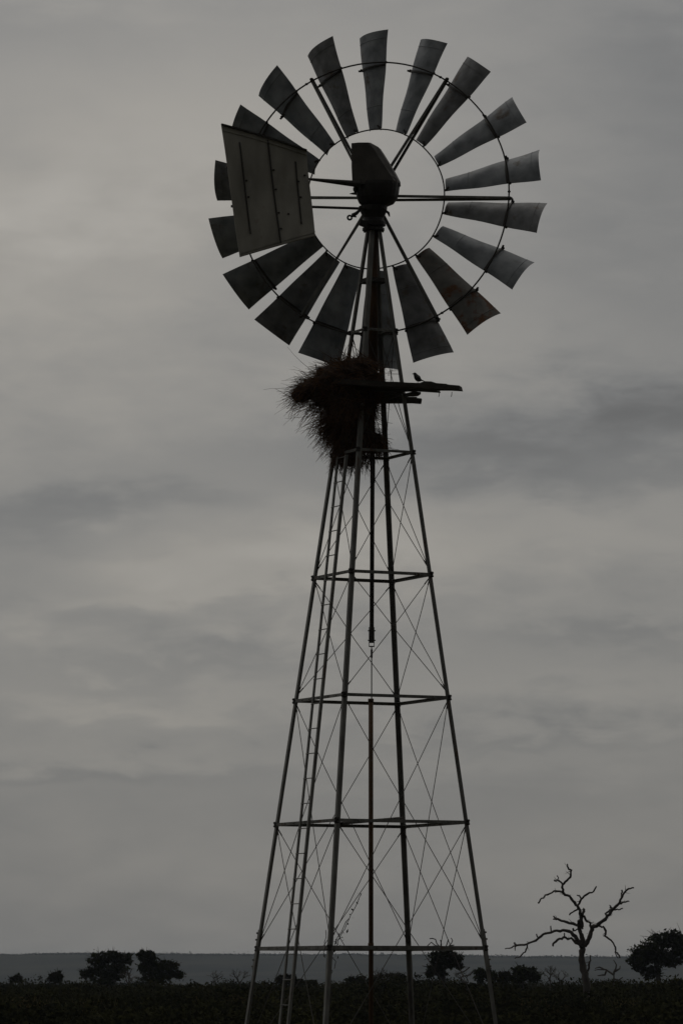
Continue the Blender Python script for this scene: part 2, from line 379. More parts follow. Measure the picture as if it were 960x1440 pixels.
bush(735, 1358, 46, 255, 'rounded dark bush left of the dead tree', M_leafA, 1400)
bush(708, 1366, 26, 250, 'small bush beside the lowest part of the right tower leg')
bush(680, 1361, 30, 265, 'dark bush behind the foot of the right tower leg', M_leafA, 1000)
bush(79, 1366, 20, 300, 'small lone bush left of the pair of trees')
bush(22, 1370, 12, 320, 'tiny bush nearest the left edge of the picture', M_leafB, 300)
bush(402, 1370, 24, 300, 'small bush behind the foot of the ladder')
bush(545, 1368, 40, 270, 'low leafy bush right of the rusty pipe')
bush(420, 1377, 46, 290, 'flat low bush between ladder and front tower leg')
bush(955, 1378, 30, 230, 'low bush under the tallest tree at the right edge')
bush(503, 1373, 26, 290, 'low bush just left of the rusty pipe')

# bare shrubs: random forking twigs
def bare(name, label, cat, px, base_py, top_py, wpx, dist, n=7, r=.035, path=None):
    b = un(px, HOR, dist); b.z = 0; mb = MB()
    root = un(px, base_py, dist)
    if path:
        for q in path: 
            pts = gnarl([un(x, y, dist + random.uniform(-.2, .2)) for x, y in q], dist / F * .8, 0)
            k = len(pts); mb.tube(pts, [max(.014, r * (1 - .75 * i / k)) for i in range(k)], 5)
        mb.tube([b, un(path[0][0][0], path[0][0][1], dist)], [r * 1.2, r], 6)
    else:
        H_ = (base_py - top_py) * dist / F; W_ = wpx * dist / F
        def grow(p, d, ln, rr, lev):
            q = p + d * ln; m_ = (p + q) / 2 + Vector((random.gauss(0, ln * .12), random.gauss(0, ln * .1), random.gauss(0, ln * .06)))
            mb.tube([p, m_, q], [rr, rr * .85, rr * .65], 4)
            if lev:
                for k in range(random.choice((2, 3))):
                    dd = (d + Vector((random.gauss(0, .65), random.gauss(0, .5), random.gauss(.1, .35)))).normalized(); grow(q, dd, ln * random.uniform(.55, .85), rr * .6, lev - 1)
        mb.tube([b, root], [r, r * .9], 5)
        for i in range(n):
            dd = Vector((random.uniform(-1, 1) * W_ / H_ * .8, random.uniform(-.5, .5), random.uniform(.5, 1))).normalized()
            grow(root + Vector((random.uniform(-.15, .15) * W_, 0, 0)), dd, H_ * .38, r * .7, 3)
    o = mb.build(name, M_dead, origin=b); tag(o, label, cat, 'bare shrubs among the scrub' if name == 'bare_shrub' else None); return o
bare('bare_shrub', 'leafless twiggy shrub between the round bush and the dead tree', 'shrub', 773, 1380, 1356, 24, 240, 6)
bare('bare_shrub', 'leafless shrub with upright twigs close left of the dead tree', 'shrub', 788, 1382, 1362, 16, 235, 5)
bare('bare_shrub', 'thin bare shrub at the left of the front left tower leg', 'shrub', 301, 1382, 1364, 14, 270, 4)
bare('bare_shrub', 'bushy bare shrub immediately left of the left tower leg', 'shrub', 338, 1382, 1361, 26, 262, 6)
bare('bare_shrub', 'tangle of bare twigs right of the rusty pipe', 'shrub', 535, 1380, 1358, 40, 258, 7)
bare('bare_shrub', 'pale bare twigs under the right side of the twisted-top tree', 'shrub', 656, 1382, 1360, 22, 228, 5)
bare('bare_shrub', 'bare bush filling the gap between the two left trees', 'shrub', 182, 1382, 1362, 20, 270, 6)
z4 = lambda L_: [(700 + x / 3.692, 1190 + y / 3.692) for x, y in L_]
bare('dead_tree', 'small dead tree low on the right of the large dead tree', 'tree', 862.5, 1382, 1350, 30, 236, path=[
    z4([(600, 712), (600, 690), (600, 665)]), z4([(600, 668), (580, 655), (548, 640), (500, 645)]), z4([(600, 665), (610, 635), (607, 605), (598, 590)]),
    z4([(606, 650), (630, 636), (632, 622)]), z4([(560, 650), (553, 668), (515, 672)]), z4([(600, 690), (625, 695), (645, 680)]), z4([(548, 640), (525, 628), (503, 636)])], r=.06)

# the large dead tree: every limb traced, [(x, y, half width)] in enlarged picture units
DT = 172.0
bd = un(822, HOR, DT); bd.z = 0; mb = MB()
LIMBS = [
 [(466, 905, 17), (463, 830, 15), (458, 755, 16), (457, 700, 17), (440, 640, 16), (432, 590, 14), (434, 545, 14), (438, 512, 14)],
 [(440, 515, 13), (433, 470, 10), (424, 440, 9), (420, 400, 9), (416, 384, 9)],
 [(426, 440, 7), (436, 400, 7), (432, 370, 8), (425, 335, 7), (410, 308, 7), (388, 285, 6), (360, 255, 6), (335, 240, 6), (334, 200, 5), (358, 177, 5), (376, 150, 5), (381, 125, 4), (364, 113, 4), (357, 92, 2.5)],
 [(334, 200, 4), (318, 182, 4), (305, 176, 3.5), (290, 176, 3.5)], [(306, 178, 3), (305, 152, 2.5)],
 [(335, 240, 5), (290, 232, 4), (255, 252, 4), (225, 270, 3.5), (207, 297, 4)],
 [(413, 306, 5), (430, 275, 5), (460, 250, 4.5), (495, 235, 4), (509, 208, 2.5)], [(430, 275, 4), (423, 258, 3), (408, 254, 3)],
 [(412, 325, 4), (390, 340, 3.5), (370, 356, 3.5)], [(430, 372, 7), (440, 345, 6), (448, 324, 7)],
 [(418, 412, 7), (370, 400, 6.5), (330, 388, 6), (300, 376, 5.5), (286, 362, 3)], [(305, 380, 5), (284, 379, 3)],
 [(446, 518, 12), (468, 485, 10), (480, 450, 10), (486, 420, 10), (520, 405, 9), (555, 380, 8), (578, 355, 7), (590, 330, 7), (622, 302, 6), (640, 268, 5), (655, 240, 4.5), (678, 220, 4), (703, 216, 3)],
 [(641, 265, 4.5), (638, 245, 4), (643, 228, 4)], [(625, 298, 5), (650, 290, 4), (679, 287, 2.5)], [(598, 330, 4), (625, 330, 3.5), (646, 322, 2.5)],
 [(565, 372, 5), (556, 350, 5), (575, 338, 5), (600, 322, 5)], [(596, 328, 4), (580, 318, 3.5), (577, 306, 2.5)],
 [(490, 415, 6), (520, 412, 5), (545, 417, 5), (558, 440, 5), (553, 467, 4.5), (585, 488, 4), (608, 525, 4), (606, 550, 4), (630, 568, 3.5), (632, 580, 3)], [(555, 466, 3), (544, 466, 2)], [(606, 545, 3), (622, 582, 2)],
 [(484, 425, 5), (476, 396, 5), (455, 385, 5), (440, 360, 5), (432, 345, 4)],
 [(434, 520, 11), (408, 482, 9), (378, 446, 8), (335, 436, 7), (290, 440, 6.5), (235, 456, 6), (195, 490, 5.5), (150, 508, 5), (95, 515, 5), (84, 500, 4)],
 [(95, 517, 4), (70, 527, 3.5), (35, 533, 1.8)], [(92, 518, 3), (88, 542, 2.5)], [(150, 508, 4), (140, 550, 3.5), (112, 575, 3), (85, 583, 2)], [(274, 441, 3), (272, 414, 3)], [(206, 474, 3), (198, 455, 3)],
 [(430, 518, 9), (392, 490, 6), (350, 474, 5.5), (318, 480, 5.5), (288, 503, 5), (283, 520, 4.5)], [(346, 475, 3), (343, 450, 2.5)],
 [(440, 430, 4), (437, 410, 4), (430, 395, 4)], [(392, 442, 5), (388, 426, 4)], [(395, 440, 3), (428, 425, 3)],
 [(463, 650, 5), (474, 600, 4), (479, 566, 2.5)]]
us = 1 / 3.692; m_px = DT / F
for q in LIMBS:
    depth = 0; dd = random.uniform(-.35, .35); pts = []; rad = []; prev = None
    for x, y, r in q:
        if prev: depth += dd * math.hypot(x - prev[0], y - prev[1]) * us * m_px
        prev = (x, y)
        pts.append(un(700 + x * us, 1190 + y * us, DT + depth + (0 if q is LIMBS[0] else .0))); rad.append(r * us * m_px * 1.12)
    P2 = [pts[0]]; R2 = [rad[0]]
    for i in range(1, len(pts)):
        k = 3 if len(pts) > 2 else 2
        for j in range(1, k + 1):
            f = j / k; p = pts[i - 1].lerp(pts[i], f)
            if j < k: p += Vector((random.gauss(0, .018), random.gauss(0, .02), random.gauss(0, .018)))
            P2.append(p); R2.append((rad[i - 1] * (1 - f) + rad[i] * f) * random.uniform(.88, 1.15))
    mb.tube(P2, R2, 8)
    if q is not LIMBS[0]:
        for i in range(2, len(P2) - 3):
            if random.random() < .34:
                d_ = Vector((random.gauss(0, 1), random.gauss(0, .6), random.gauss(.25, .8))).normalized(); l_ = random.uniform(.07, .26)
                m2 = P2[i] + d_ * l_ * .5 + Vector((random.gauss(0, .02), 0, random.gauss(0, .02)))
                mb.tube([P2[i], m2, m2 + (d_ + Vector((random.gauss(0, .5), 0, random.gauss(0, .5)))) * l_ * .5], [min(.016, R2[i] * .6), .010, .004], 4)
mb.tube([bd, un(700 + 466 * us, 1190 + 905 * us, DT)], [.2, .13], 10)
o = mb.build('dead_tree', M_dead, smooth=True, origin=bd); tag(o, 'large leafless dead tree with gnarled spreading branches standing right of the tower', 'tree')

# ---------------------------------------------------------------- wind pump: tower
X0_, WD, ZA, DXA, TH = .3327, 1.7669, 11.348, .0611, R(19.63)
TW = Vector((X0_, D, 0)); pump = empty('wind_pump', TW)
tag(pump, 'tall rusty farm wind pump with many-bladed wheel, folded tail vane and lattice tower', 'wind pump')
ANG = [math.pi - TH, 1.5 * math.pi - TH, math.pi / 2 - TH, -TH]        # left, near, far, right leg
def axis_at(z): return Vector((X0_ + DXA * z / ZA, D, z))
def leg(k, z, out_=0.0):
    h = WD * (ZA - z) / ZA + out_
    return axis_at(z) + Vector((math.cos(ANG[k]) * h, math.sin(ANG[k]) * h, 0))
NEXT = {0: (1, 2), 1: (0, 3), 2: (0, 3), 3: (1, 2)}
FW, FT = .052, .007
for k in range(4):
    a = (leg(NEXT[k][0], 0) - leg(k, 0)).normalized(); b = (leg(NEXT[k][1], 0) - leg(k, 0)).normalized()
    mb = MB(); mb.angle(leg(k, -.25, .022), leg(k, 10.83, .016), a, b, FW, FT); mb.build('leg', M_steel, pump)
RZ = [.62, 2.112, 3.603, 5.094, 6.580, 8.068, 9.56]
FACES = [(0, 1), (1, 3), (3, 2), (2, 0)]
for i, z in enumerate(RZ):
    for (a, b) in FACES:
        p, q = leg(a, z), leg(b, z); d = (q - p).normalized(); nrm = Vector((d.y, -d.x, 0))
        if nrm.dot(p - axis_at(z)) < 0: nrm = -nrm
        wd = .046 if i < 2 else (.038 if i < 5 else .032)
        p = p + d * .012; q = q - d * .012
        mb = MB(); off = nrm * .012
        mb.angle(p + off + Vector((0, 0, wd * .5)), q + off + Vector((0, 0, wd * .5)), Vector((0, 0, -1)), -nrm, wd, .006)
        for t in (.16, .3, .7, .86):
            c = p.lerp(q, t) + off + nrm * .006; mb.ball(c, .009, .009, .009, 6, 4)
        mb.build('girt', M_steel, pump)
    for k in range(4):
        a = (leg(NEXT[k][0], 0) - leg(k, 0)).normalized(); b = (leg(NEXT[k][1], 0) - leg(k, 0)).normalized()
        c = leg(k, z, .028); mb = MB(); sz = .034 if i < 5 else .028
        for u, v in ((a, b), (b, a)):
            mb.box(c + u * sz * .55 - v * .004, u * sz * .55, v * .003, Vector((0, 0, sz)))
            for s1 in (-.6, .6):
                mb.ball(c + u * sz * .5 - v * .012 + Vector((0, 0, s1 * sz)), .011, .011, .011, 6, 4)
        mb.build('gusset', M_dark, pump)
# splices where the left and right legs are lapped near the lowest visible ring
for k in (0, 3):
    a = (leg(NEXT[k][0], 0) - leg(k, 0)).normalized(); b = (leg(NEXT[k][1], 0) - leg(k, 0)).normalized()
    mb = MB(); mb.angle(leg(k, 1.86, .030), leg(k, 2.34, .030), a, b, FW + .008, .006)
    for zz in (1.9, 1.98, 2.22, 2.3): mb.ball(leg(k, zz, .036), .013, .013, .013, 6, 4)
    mb.build('splice', M_steel, pump)
def wire(k1, z1, k2, z2, sag=0.0):
    p = leg(k1, z1, -.01); q = leg(k2, z2, -.01); d = (q - p); pts = [p + d * t + Vector((random.gauss(0, .004), random.gauss(0, .004), -sag * 4 * t * (1 - t))) for t in (0, .25, .5, .75, 1)]
    pts[0] = p; pts[-1] = q
    mb = MB(); mb.tube(pts, .0047, 5)
    dn = d.normalized()
    for e, s_ in ((p, 1), (q, -1)):
        mb.tube([e + dn * s_ * .03, e + dn * s_ * .12], .0085, 6)      # threaded hook ends
    mb.build('brace_wire', M_wire, pump)
for (a, b) in FACES:
    for (i, j) in ((3, 4), (4, 5), (5, 6), (2 + 1, 1), (2, 0)):
        lo, hi = min(RZ[i], RZ[j]), max(RZ[i], RZ[j])
        if (i, j) == (3, 1): lo, hi = RZ[1], RZ[3]
        if (i, j) == (2, 0): lo, hi = RZ[0], RZ[2]
        wire(a, hi - .03, b, lo + .07, .012); wire(b, hi - .03, a, lo + .07, .012)
# top plate and mast
zt = axis_at(10.2)
mb = MB()
for dz in (0,):
    for ang in (ANG[1], ANG[2]):
        pass
mb.prism(axis_at(10.16), axis_at(10.21), [(math.cos(t) * .19, math.sin(t) * .19) for t in [ANG[0], ANG[1], ANG[3], ANG[2]]], Vector((1, 0, 0)), Vector((0, 1, 0)))
mb.build('guide_plate', M_dark, pump)
mb = MB(); mb.tube([axis_at(9.2), axis_at(10.84)], .055, 12); mb.build('mast_pipe', M_rust, pump, smooth=True)
# pump rod (timber) with clamps, thin steel rod, and the rusty riser pipe
def axp(py): return un(522.3, py, D)
mb = MB(); p0, p1 = axp(904), axis_at(9.25)
r_ = .026
mb.prism(p0, p1, [(-r_, -r_), (r_, -r_), (r_, r_), (-r_, r_)], Vector((1, 0, 0)), Vector((0, 1, 0))); mb.build('pump_rod', M_dark, pump)
mb = MB()
for a, b in ((640, 679),):
    mb.box((axp(a) + axp(b)) / 2 + Vector((.012, -.012, 0)), Vector((.03, 0, 0)), Vector((0, .03, 0)), Vector((0, 0, (axp(a) - axp(b)).z / 2)))
mb.build('rod_splice', M_dark, pump)
mb = MB()
for sx in (-1, 1): mb.box((axp(882) + axp(909)) / 2 + Vector((sx * .03, 0, 0)), Vector((.004, 0, 0)), Vector((0, .02, 0)), Vector((0, 0, (axp(882) - axp(909)).z / 2)))
mb.box(axp(909), Vector((.034, 0, 0)), Vector((0, .02, 0)), Vector((0, 0, .006)))
for py in (887, 900.5): mb.tube([axp(py) - Vector((.046, 0, 0)), axp(py) + Vector((.048, 0, 0))], .008, 6)
mb.build('rod_shackle', M_dark, pump)
mb = MB(); mb.tube([axp(909), axp(912), axp(914), axp(924), axp(926), axp(985)], [.006, .006, .013, .013, .007, .007], 8); mb.build('lift_rod', M_dark, pump)
mb = MB(); pp = un(521.2, 983, D); mb.tube([Vector((pp.x, D, 0)), pp], .029, 14); mb.tube([un(521.2, 987, D), un(521.2, 982.5, D)], .035, 14)
mb.tube([un(521.2, 1334, D) , un(521.2, 1326, D)], .035, 14)
mb.build('riser_pipe', M_rust, pump, smooth=True)
mb = MB(); pA, pB = un(477, 1158, leg(1, 3.6).y + .05), un(565, 1150.5, leg(2, 3.6).y - .05)
mb.box((pA + pB) / 2, (pB - pA) / 2, Vector((.04, .012, 0)), Vector((0, 0, .015))); mb.build('guide_board', M_wood, pump)
# ladder on the near left face, a thing of two rails and its rungs
fl = (leg(1, 0) - leg(0, 0)).normalized(); fn = Vector((fl.y, -fl.x, 0)); fn = fn if fn.dot(leg(0, 0) - axis_at(0)) > 0 else -fn
def lad(z, s_):
    c = (leg(0, z) * .455 + leg(1, z) * .545) + fn * .07
    return c + fl * s_ * .13
mb = MB()
for s_ in (-1, 1):
    mb.angle(lad(.0, s_), lad(8.02, s_), -fl * s_, -fn, .034, .006)
ladder = mb.build('ladder', M_steel, pump, origin=None)
z = .25; rung_mesh = None
while z < 8.0:
    a, b = lad(z, -1), lad(z, 1)
    if rung_mesh is None:
        mb = MB(); v = (b - a) / 2; mb.tube([-v, v], .0065, 6)
        mb.v = mb.v
        r1 = mb.build('rung', M_steel); rung_mesh = r1.data; r1.parent = ladder; r1.location = (a + b) / 2 - TW
    else:
        r1 = bpy.data.objects.new('rung', rung_mesh); col.objects.link(r1); r1.parent = ladder; r1.location = (a + b) / 2 - TW
    z += .298

# platform: planks round the tower at about 8.9 m
def plank(pa, pb, wd, th, name='plank', wob=.012, parent=pump):
    d = (pb - pa); ln = d.length; d.normalize(); s_ = Vector((-d.y, d.x, 0)).normalized(); n_ = max(4, int(ln / .12)); mb = MB(); V = []; ph = random.uniform(0, 9)
    for i in range(n_ + 1):
        t = i / n_; p = pa + d * ln * t + Vector((0, 0, wob * math.sin(t * 7 + ph)))
        ww = wd * (1 + .08 * math.sin(t * 23 + ph) + random.uniform(-.04, .04)); hh = th * random.uniform(.88, 1.1)
        if i in (0, n_): ww *= .9; hh *= .85
        jx = random.uniform(-.02, .02) if i in (0, n_) else 0
        V += [p - s_ * ww / 2 - Vector((0, 0, hh / 2)) + d * jx, p + s_ * ww / 2 - Vector((0, 0, hh / 2)) - d * jx, p + s_ * ww / 2 + Vector((0, 0, hh / 2)), p - s_ * ww / 2 + Vector((0, 0, hh / 2)) + d * jx]
    Fc = [(i * 4 + j, i * 4 + (j + 1) % 4, (i + 1) * 4 + (j + 1) % 4, (i + 1) * 4 + j) for i in range(n_) for j in range(4)] + [(0, 1, 2, 3), (n_ * 4, n_ * 4 + 3, n_ * 4 + 2, n_ * 4 + 1)]
    mb.add(V, Fc); return mb.build(name, M_wood, parent)
YN, YF = D - .62, D + .42                 # near and far planks
plank(un(470, 537, YN + .1), un(648, 546.3, YN - .12), .16, .062, wob=.004)
plank(un(500, 545.5, YN + .2), un(617, 549, YN + .1), .14, .05)
plank(un(560, 551, YN + .2), un(520, 562, YF - .05), .14, .05)
plank(un(586, 552, YN + .18), un(552, 560, YF - .1), .12, .035)
plank(un(478, 560, YF + .05), un(592, 565, YF - .12), .14, .065)
plank(un(480, 555, YF + .2), un(584, 560, YF + .16), .10, .03)
lb = MB(); lp = [un(588, 540, YN + .02), un(597, 538, YN), un(606, 538.6, YN - .02), un(613, 540, YN - .05), un(628, 541, YN - .08)]
lb.tube(lp, [.008, .018, .020, .012, .011], 7); tag(lb.build('loose_stick', M_wood), 'short crooked loose stick lying on the end of the platform plank behind the bird', 'stick')
mb = MB()
for px, py, ln in ((617.5, 551, 7), (635, 551, 7)):
    mb.tube([un(px, py, YN), un(px - .3, py + ln * .6, YN), un(px - 1, py + ln, YN)], .004, 4)
mb.build('hanging_wire', M_wire, pump)

# ---------------------------------------------------------------- head: gear case, hood, neck, levers
YH = D
PSI = R(13.2); nA = Vector((math.sin(PSI), math.cos(PSI), 0)); eR = Vector((math.cos(PSI), -math.sin(PSI), 0)); UP = Vector((0, 0, 1))
k_ = 1 / 114.8                             # metres per photo pixel at the head
gc_ = un(529, 268, D)
head = empty('gear_head', gc_, pump)
mb = MB()                                   # gear case: rounded drum, lofted rings from bottom to top
rings = [(291.5, 527, 8, .08), (290, 527, 17, .14), (286, 529, 24, .2), (279, 530, 28, .235), (270, 530.5, 29.5, .25), (262, 531, 30, .255), (258, 531, 30, .25)]
V = []; n_ = 20
for py, cx, rx, ry in rings:
    c = un(cx, py, D)
    for j in range(n_):
        a = 2 * math.pi * j / n_; ca, sa = math.cos(a), math.sin(a)
        e = .8; V.append(c + eR * rx * k_ * math.copysign(abs(ca) ** e, ca) + nA * ry * math.copysign(abs(sa) ** e, sa))
nr = len(rings); mb.add(V, [(i * n_ + j, i * n_ + (j + 1) % n_, (i + 1) * n_ + (j + 1) % n_, (i + 1) * n_ + j) for i in range(nr - 1) for j in range(n_)] + [tuple(range(n_))[::-1], tuple(range((nr - 1) * n_, nr * n_))])
for px, py in ((560.5, 258), (561, 261), (558.5, 265)): mb.ball(un(px, py, D - .05), .018, .018, .014, 6, 4)
mb.ball(un(499.5, 266, D - .1), .03, .04, .04); mb.lathe(un(501, 272, D - .12), Vector((-1, 0, -.05)), [(0, .02), (.05, .012), (.085, .003)], 8)
mb.build('gear_case', M_gear, head, smooth=False)
HO = [(498.2, 204.5), (510, 203.4), (523.9, 203.2), (534.2, 208.9), (538.8, 215.8), (554.8, 241.6), (561.1, 254), (561.7, 260), (559, 262.5), (530, 263.5), (500, 262.5), (498.6, 240)]
HI = [(499.6, 206), (510, 205), (523.0, 205), (531, 214), (535, 221), (543.5, 234), (554.5, 251), (559.5, 258), (557, 262.3), (530, 263.3), (501, 262.3), (499.8, 240)]
def hood_sec(P, dn): return [un(x, y, D) + nA * dn for x, y in P]
secs = [None, hood_sec(HI, -.22), hood_sec(HO, -.12), hood_sec(HO, .04), hood_sec([(x * .96 + 528 * .04, y * .96 + 240 * .04) for x, y in HO], .12)]
mb = MB(); V = [p for s_ in secs[1:] for p in s_]; m_ = len(HO); ns = 4
mb.add(V, [(i * m_ + j, i * m_ + (j + 1) % m_, (i + 1) * m_ + (j + 1) % m_, (i + 1) * m_ + j) for i in range(ns - 1) for j in range(m_)] + [tuple(range(m_)), tuple(range((ns - 1) * m_, ns * m_))[::-1]])
a, b = un(504, 209, D) - nA * .222, un(504, 220, D) - nA * .222
mb.box((a + b) / 2, eR * .006, nA * .006, (b - a) / 2)
mb.build('hood', M_hood, head)
mb = MB(); c0 = axis_at(10.8)
prof = [(290, .17), (297, .165), (303, .14), (307, .125), (310, .13), (312.5, .15), (317.5, .15), (318.5, .10), (320.5, .10), (321, .135), (324.5, .135), (325, .08), (327, .07)]
mb.lathe(un(524.8, 325, D), UP, [((325 - py) * k_, r) for py, r in prof][::-1], 18)
for j in range(8):
    a = j * math.pi / 4 + .3; mb.ball(un(524.8, 323, D) + Vector((math.cos(a) * .12, math.sin(a) * .12, -.015)), .014, .014, .016, 6, 4)
mb.box(un(512, 315, D - .1), Vector((.05, 0, -.02)), Vector((0, .03, 0)), Vector((.01, 0, .035)))
mb.build('neck', M_gear, head)
mb = MB()
ya = D - .2
mb.tube([un(507, 290, ya), un(505, 296, ya), un(501, 300, ya), un(495, 303, ya)], [.02, .018, .022, .024], 8)
c = un(491.5, 306, ya); mb.tube([c + Vector((math.cos(t) * .026, 0, math.sin(t) * .026)) for t in [i * math.pi / 5 for i in range(11)]], .013, 6, cap=False)
mb.tube([un(494, 303, ya), un(501, 305, ya)], [.02, .009], 6)
mb.build('brake_lever', M_gear, head)
mb = MB()
mb.tube([un(538, 292, ya), un(542, 296.5, ya), un(546, 299.5, ya), un(547.5, 304.5, ya)], [.016, .015, .017, .007], 7)
mb.tube([un(537, 297.5, ya), un(546, 298, ya)], .008, 6); mb.build('furl_lever', M_gear, head)

# tail vane, folded round beside the wheel, on its two arms
yv0, yv1 = D - .34, D - .62                 # hub side, outer side
VC = [(311, 174, yv1), (430.5, 211, yv0), (443, 332, yv0), (337.5, 361.5, yv1)]
TL, TR, BR, BL = [un(*q) for q in VC]
def vp(u, v, d=0.0):                        # u from outer to hub edge, v from top to bottom
    p = (TL.lerp(TR, u)).lerp(BL.lerp(BR, u), v)
    return p + vn * d
vn = Vector((0, 0, 0)); vn = (TR - TL).cross(BL - TL).normalized(); vn = vn if vn.y < 0 else -vn
vane = empty('tail_vane', (TL + TR + BL + BR) / 4, pump)
mb = MB(); G = 12; V = []
for dd_ in (0, -.012):
    for j in range(G + 1):
        for i in range(G + 1):
            u, v = i / G, j / G
            bend = .03 * math.sin(u * math.pi) + .012 * math.sin(v * 6 + u * 3)
            uu = u - (.018 * math.sin(v * math.pi) if i == 0 else 0) * 0
            e = Vector((0, 0, 0))
            V.append(vp(uu, v, dd_ + bend) + e)
S = (G + 1) ** 2; Fc = []
for j in range(G):
    for i in range(G):
        a = j * (G + 1) + i; Fc += [(a, a + 1, a + G + 2, a + G + 1), (S + a, S + a + G + 1, S + a + G + 2, S + a + 1)]
for i in range(G):
    Fc += [(i, S + i, S + i + 1, i + 1), (G * (G + 1) + i, G * (G + 1) + i + 1, S + G * (G + 1) + i + 1, S + G * (G + 1) + i)]
    a = i * (G + 1); Fc += [(a, a + G + 1, S + a + G + 1, S + a)]; a += G; Fc += [(a, S + a, S + a + G + 1, a + G + 1)]
mb.add(V, Fc); mb.build('sheet', M_vane, vane)
def vbar(u0, v0, u1, v1, wd, th, name, m, n=10):
    mb = MB(); V = []
    for i in range(n + 1):
        t = i / n; u = u0 + (u1 - u0) * t; v = v0 + (v1 - v0) * t; bend = .03 * math.sin(u * math.pi) + .012 * math.sin(v * 6 + u * 3)
        p = vp(u, v, bend); dr = ((TR - TL) if abs(v1 - v0) > abs(u1 - u0) else (BL - TL)).normalized()
        V += [p - dr * wd / 2 + vn * .001, p + dr * wd / 2 + vn * .001, p + dr * wd / 2 + vn * th, p - dr * wd / 2 + vn * th]
    Fc = [(i * 4 + j, i * 4 + (j + 1) % 4, (i + 1) * 4 + (j + 1) % 4, (i + 1) * 4 + j) for i in range(n) for j in range(4)] + [(0, 1, 2, 3), (n * 4, n * 4 + 3, n * 4 + 2, n * 4 + 1)]
    mb.add(V, Fc); return mb.build(name, m, vane)
vbar(0.0, .035, 1.0, .035, .055, .010, 'rolled_edge', M_vane, 14)
vbar(0.0, .008, 1.0, .008, .022, .035, 'rolled_edge', M_dark, 14)
vbar(0.0, .972, 1.0, .95, .022, .010, 'rolled_edge', M_vane, 14)
vbar(0.0, .993, 1.0, .988, .014, .022, 'rolled_edge', M_vane, 14)
vbar(.185, .115, .17, .845, .016, .014, 'rib', M_dark); vbar(.53, .03, .53, .985, .016, .016, 'rib', M_dark); vbar(.85, .17, .83, .84, .016, .014, 'rib', M_dark)
mb = MB()
for u, v in ((.19, .42), (.19, .55), (.84, .38), (.845, .55), (.54, .3), (.54, .48), (.54, .7), (.54, .85), (.93, .3), (.66, .72)):
    bend = .03 * math.sin(u * math.pi) + .012 * math.sin(v * 6 + u * 3)
    mb.ball(vp(u + .02, v, bend + .006), .016, .012, .012, 6, 4)
mb.build('bolt', M_dark, vane, kind='stuff')
mb = MB(); mb.tube([un(505, 259, D - .22), un(500, 258.5, D - .23), un(436, 252, yv0 - .02)], [.045, .040, .016], 10)
mb.tube([un(436, 252, yv0 + .06), un(318, 235, yv1 + .05)], .016, 8); mb.build('tail_arm', M_dark, vane)
mb = MB(); mb.tube([un(512, 293.4, D - .12), un(440, 291, yv0 + .05), un(325, 290, yv1 + .05)], .0165, 8); mb.build('tail_arm', M_dark, vane)

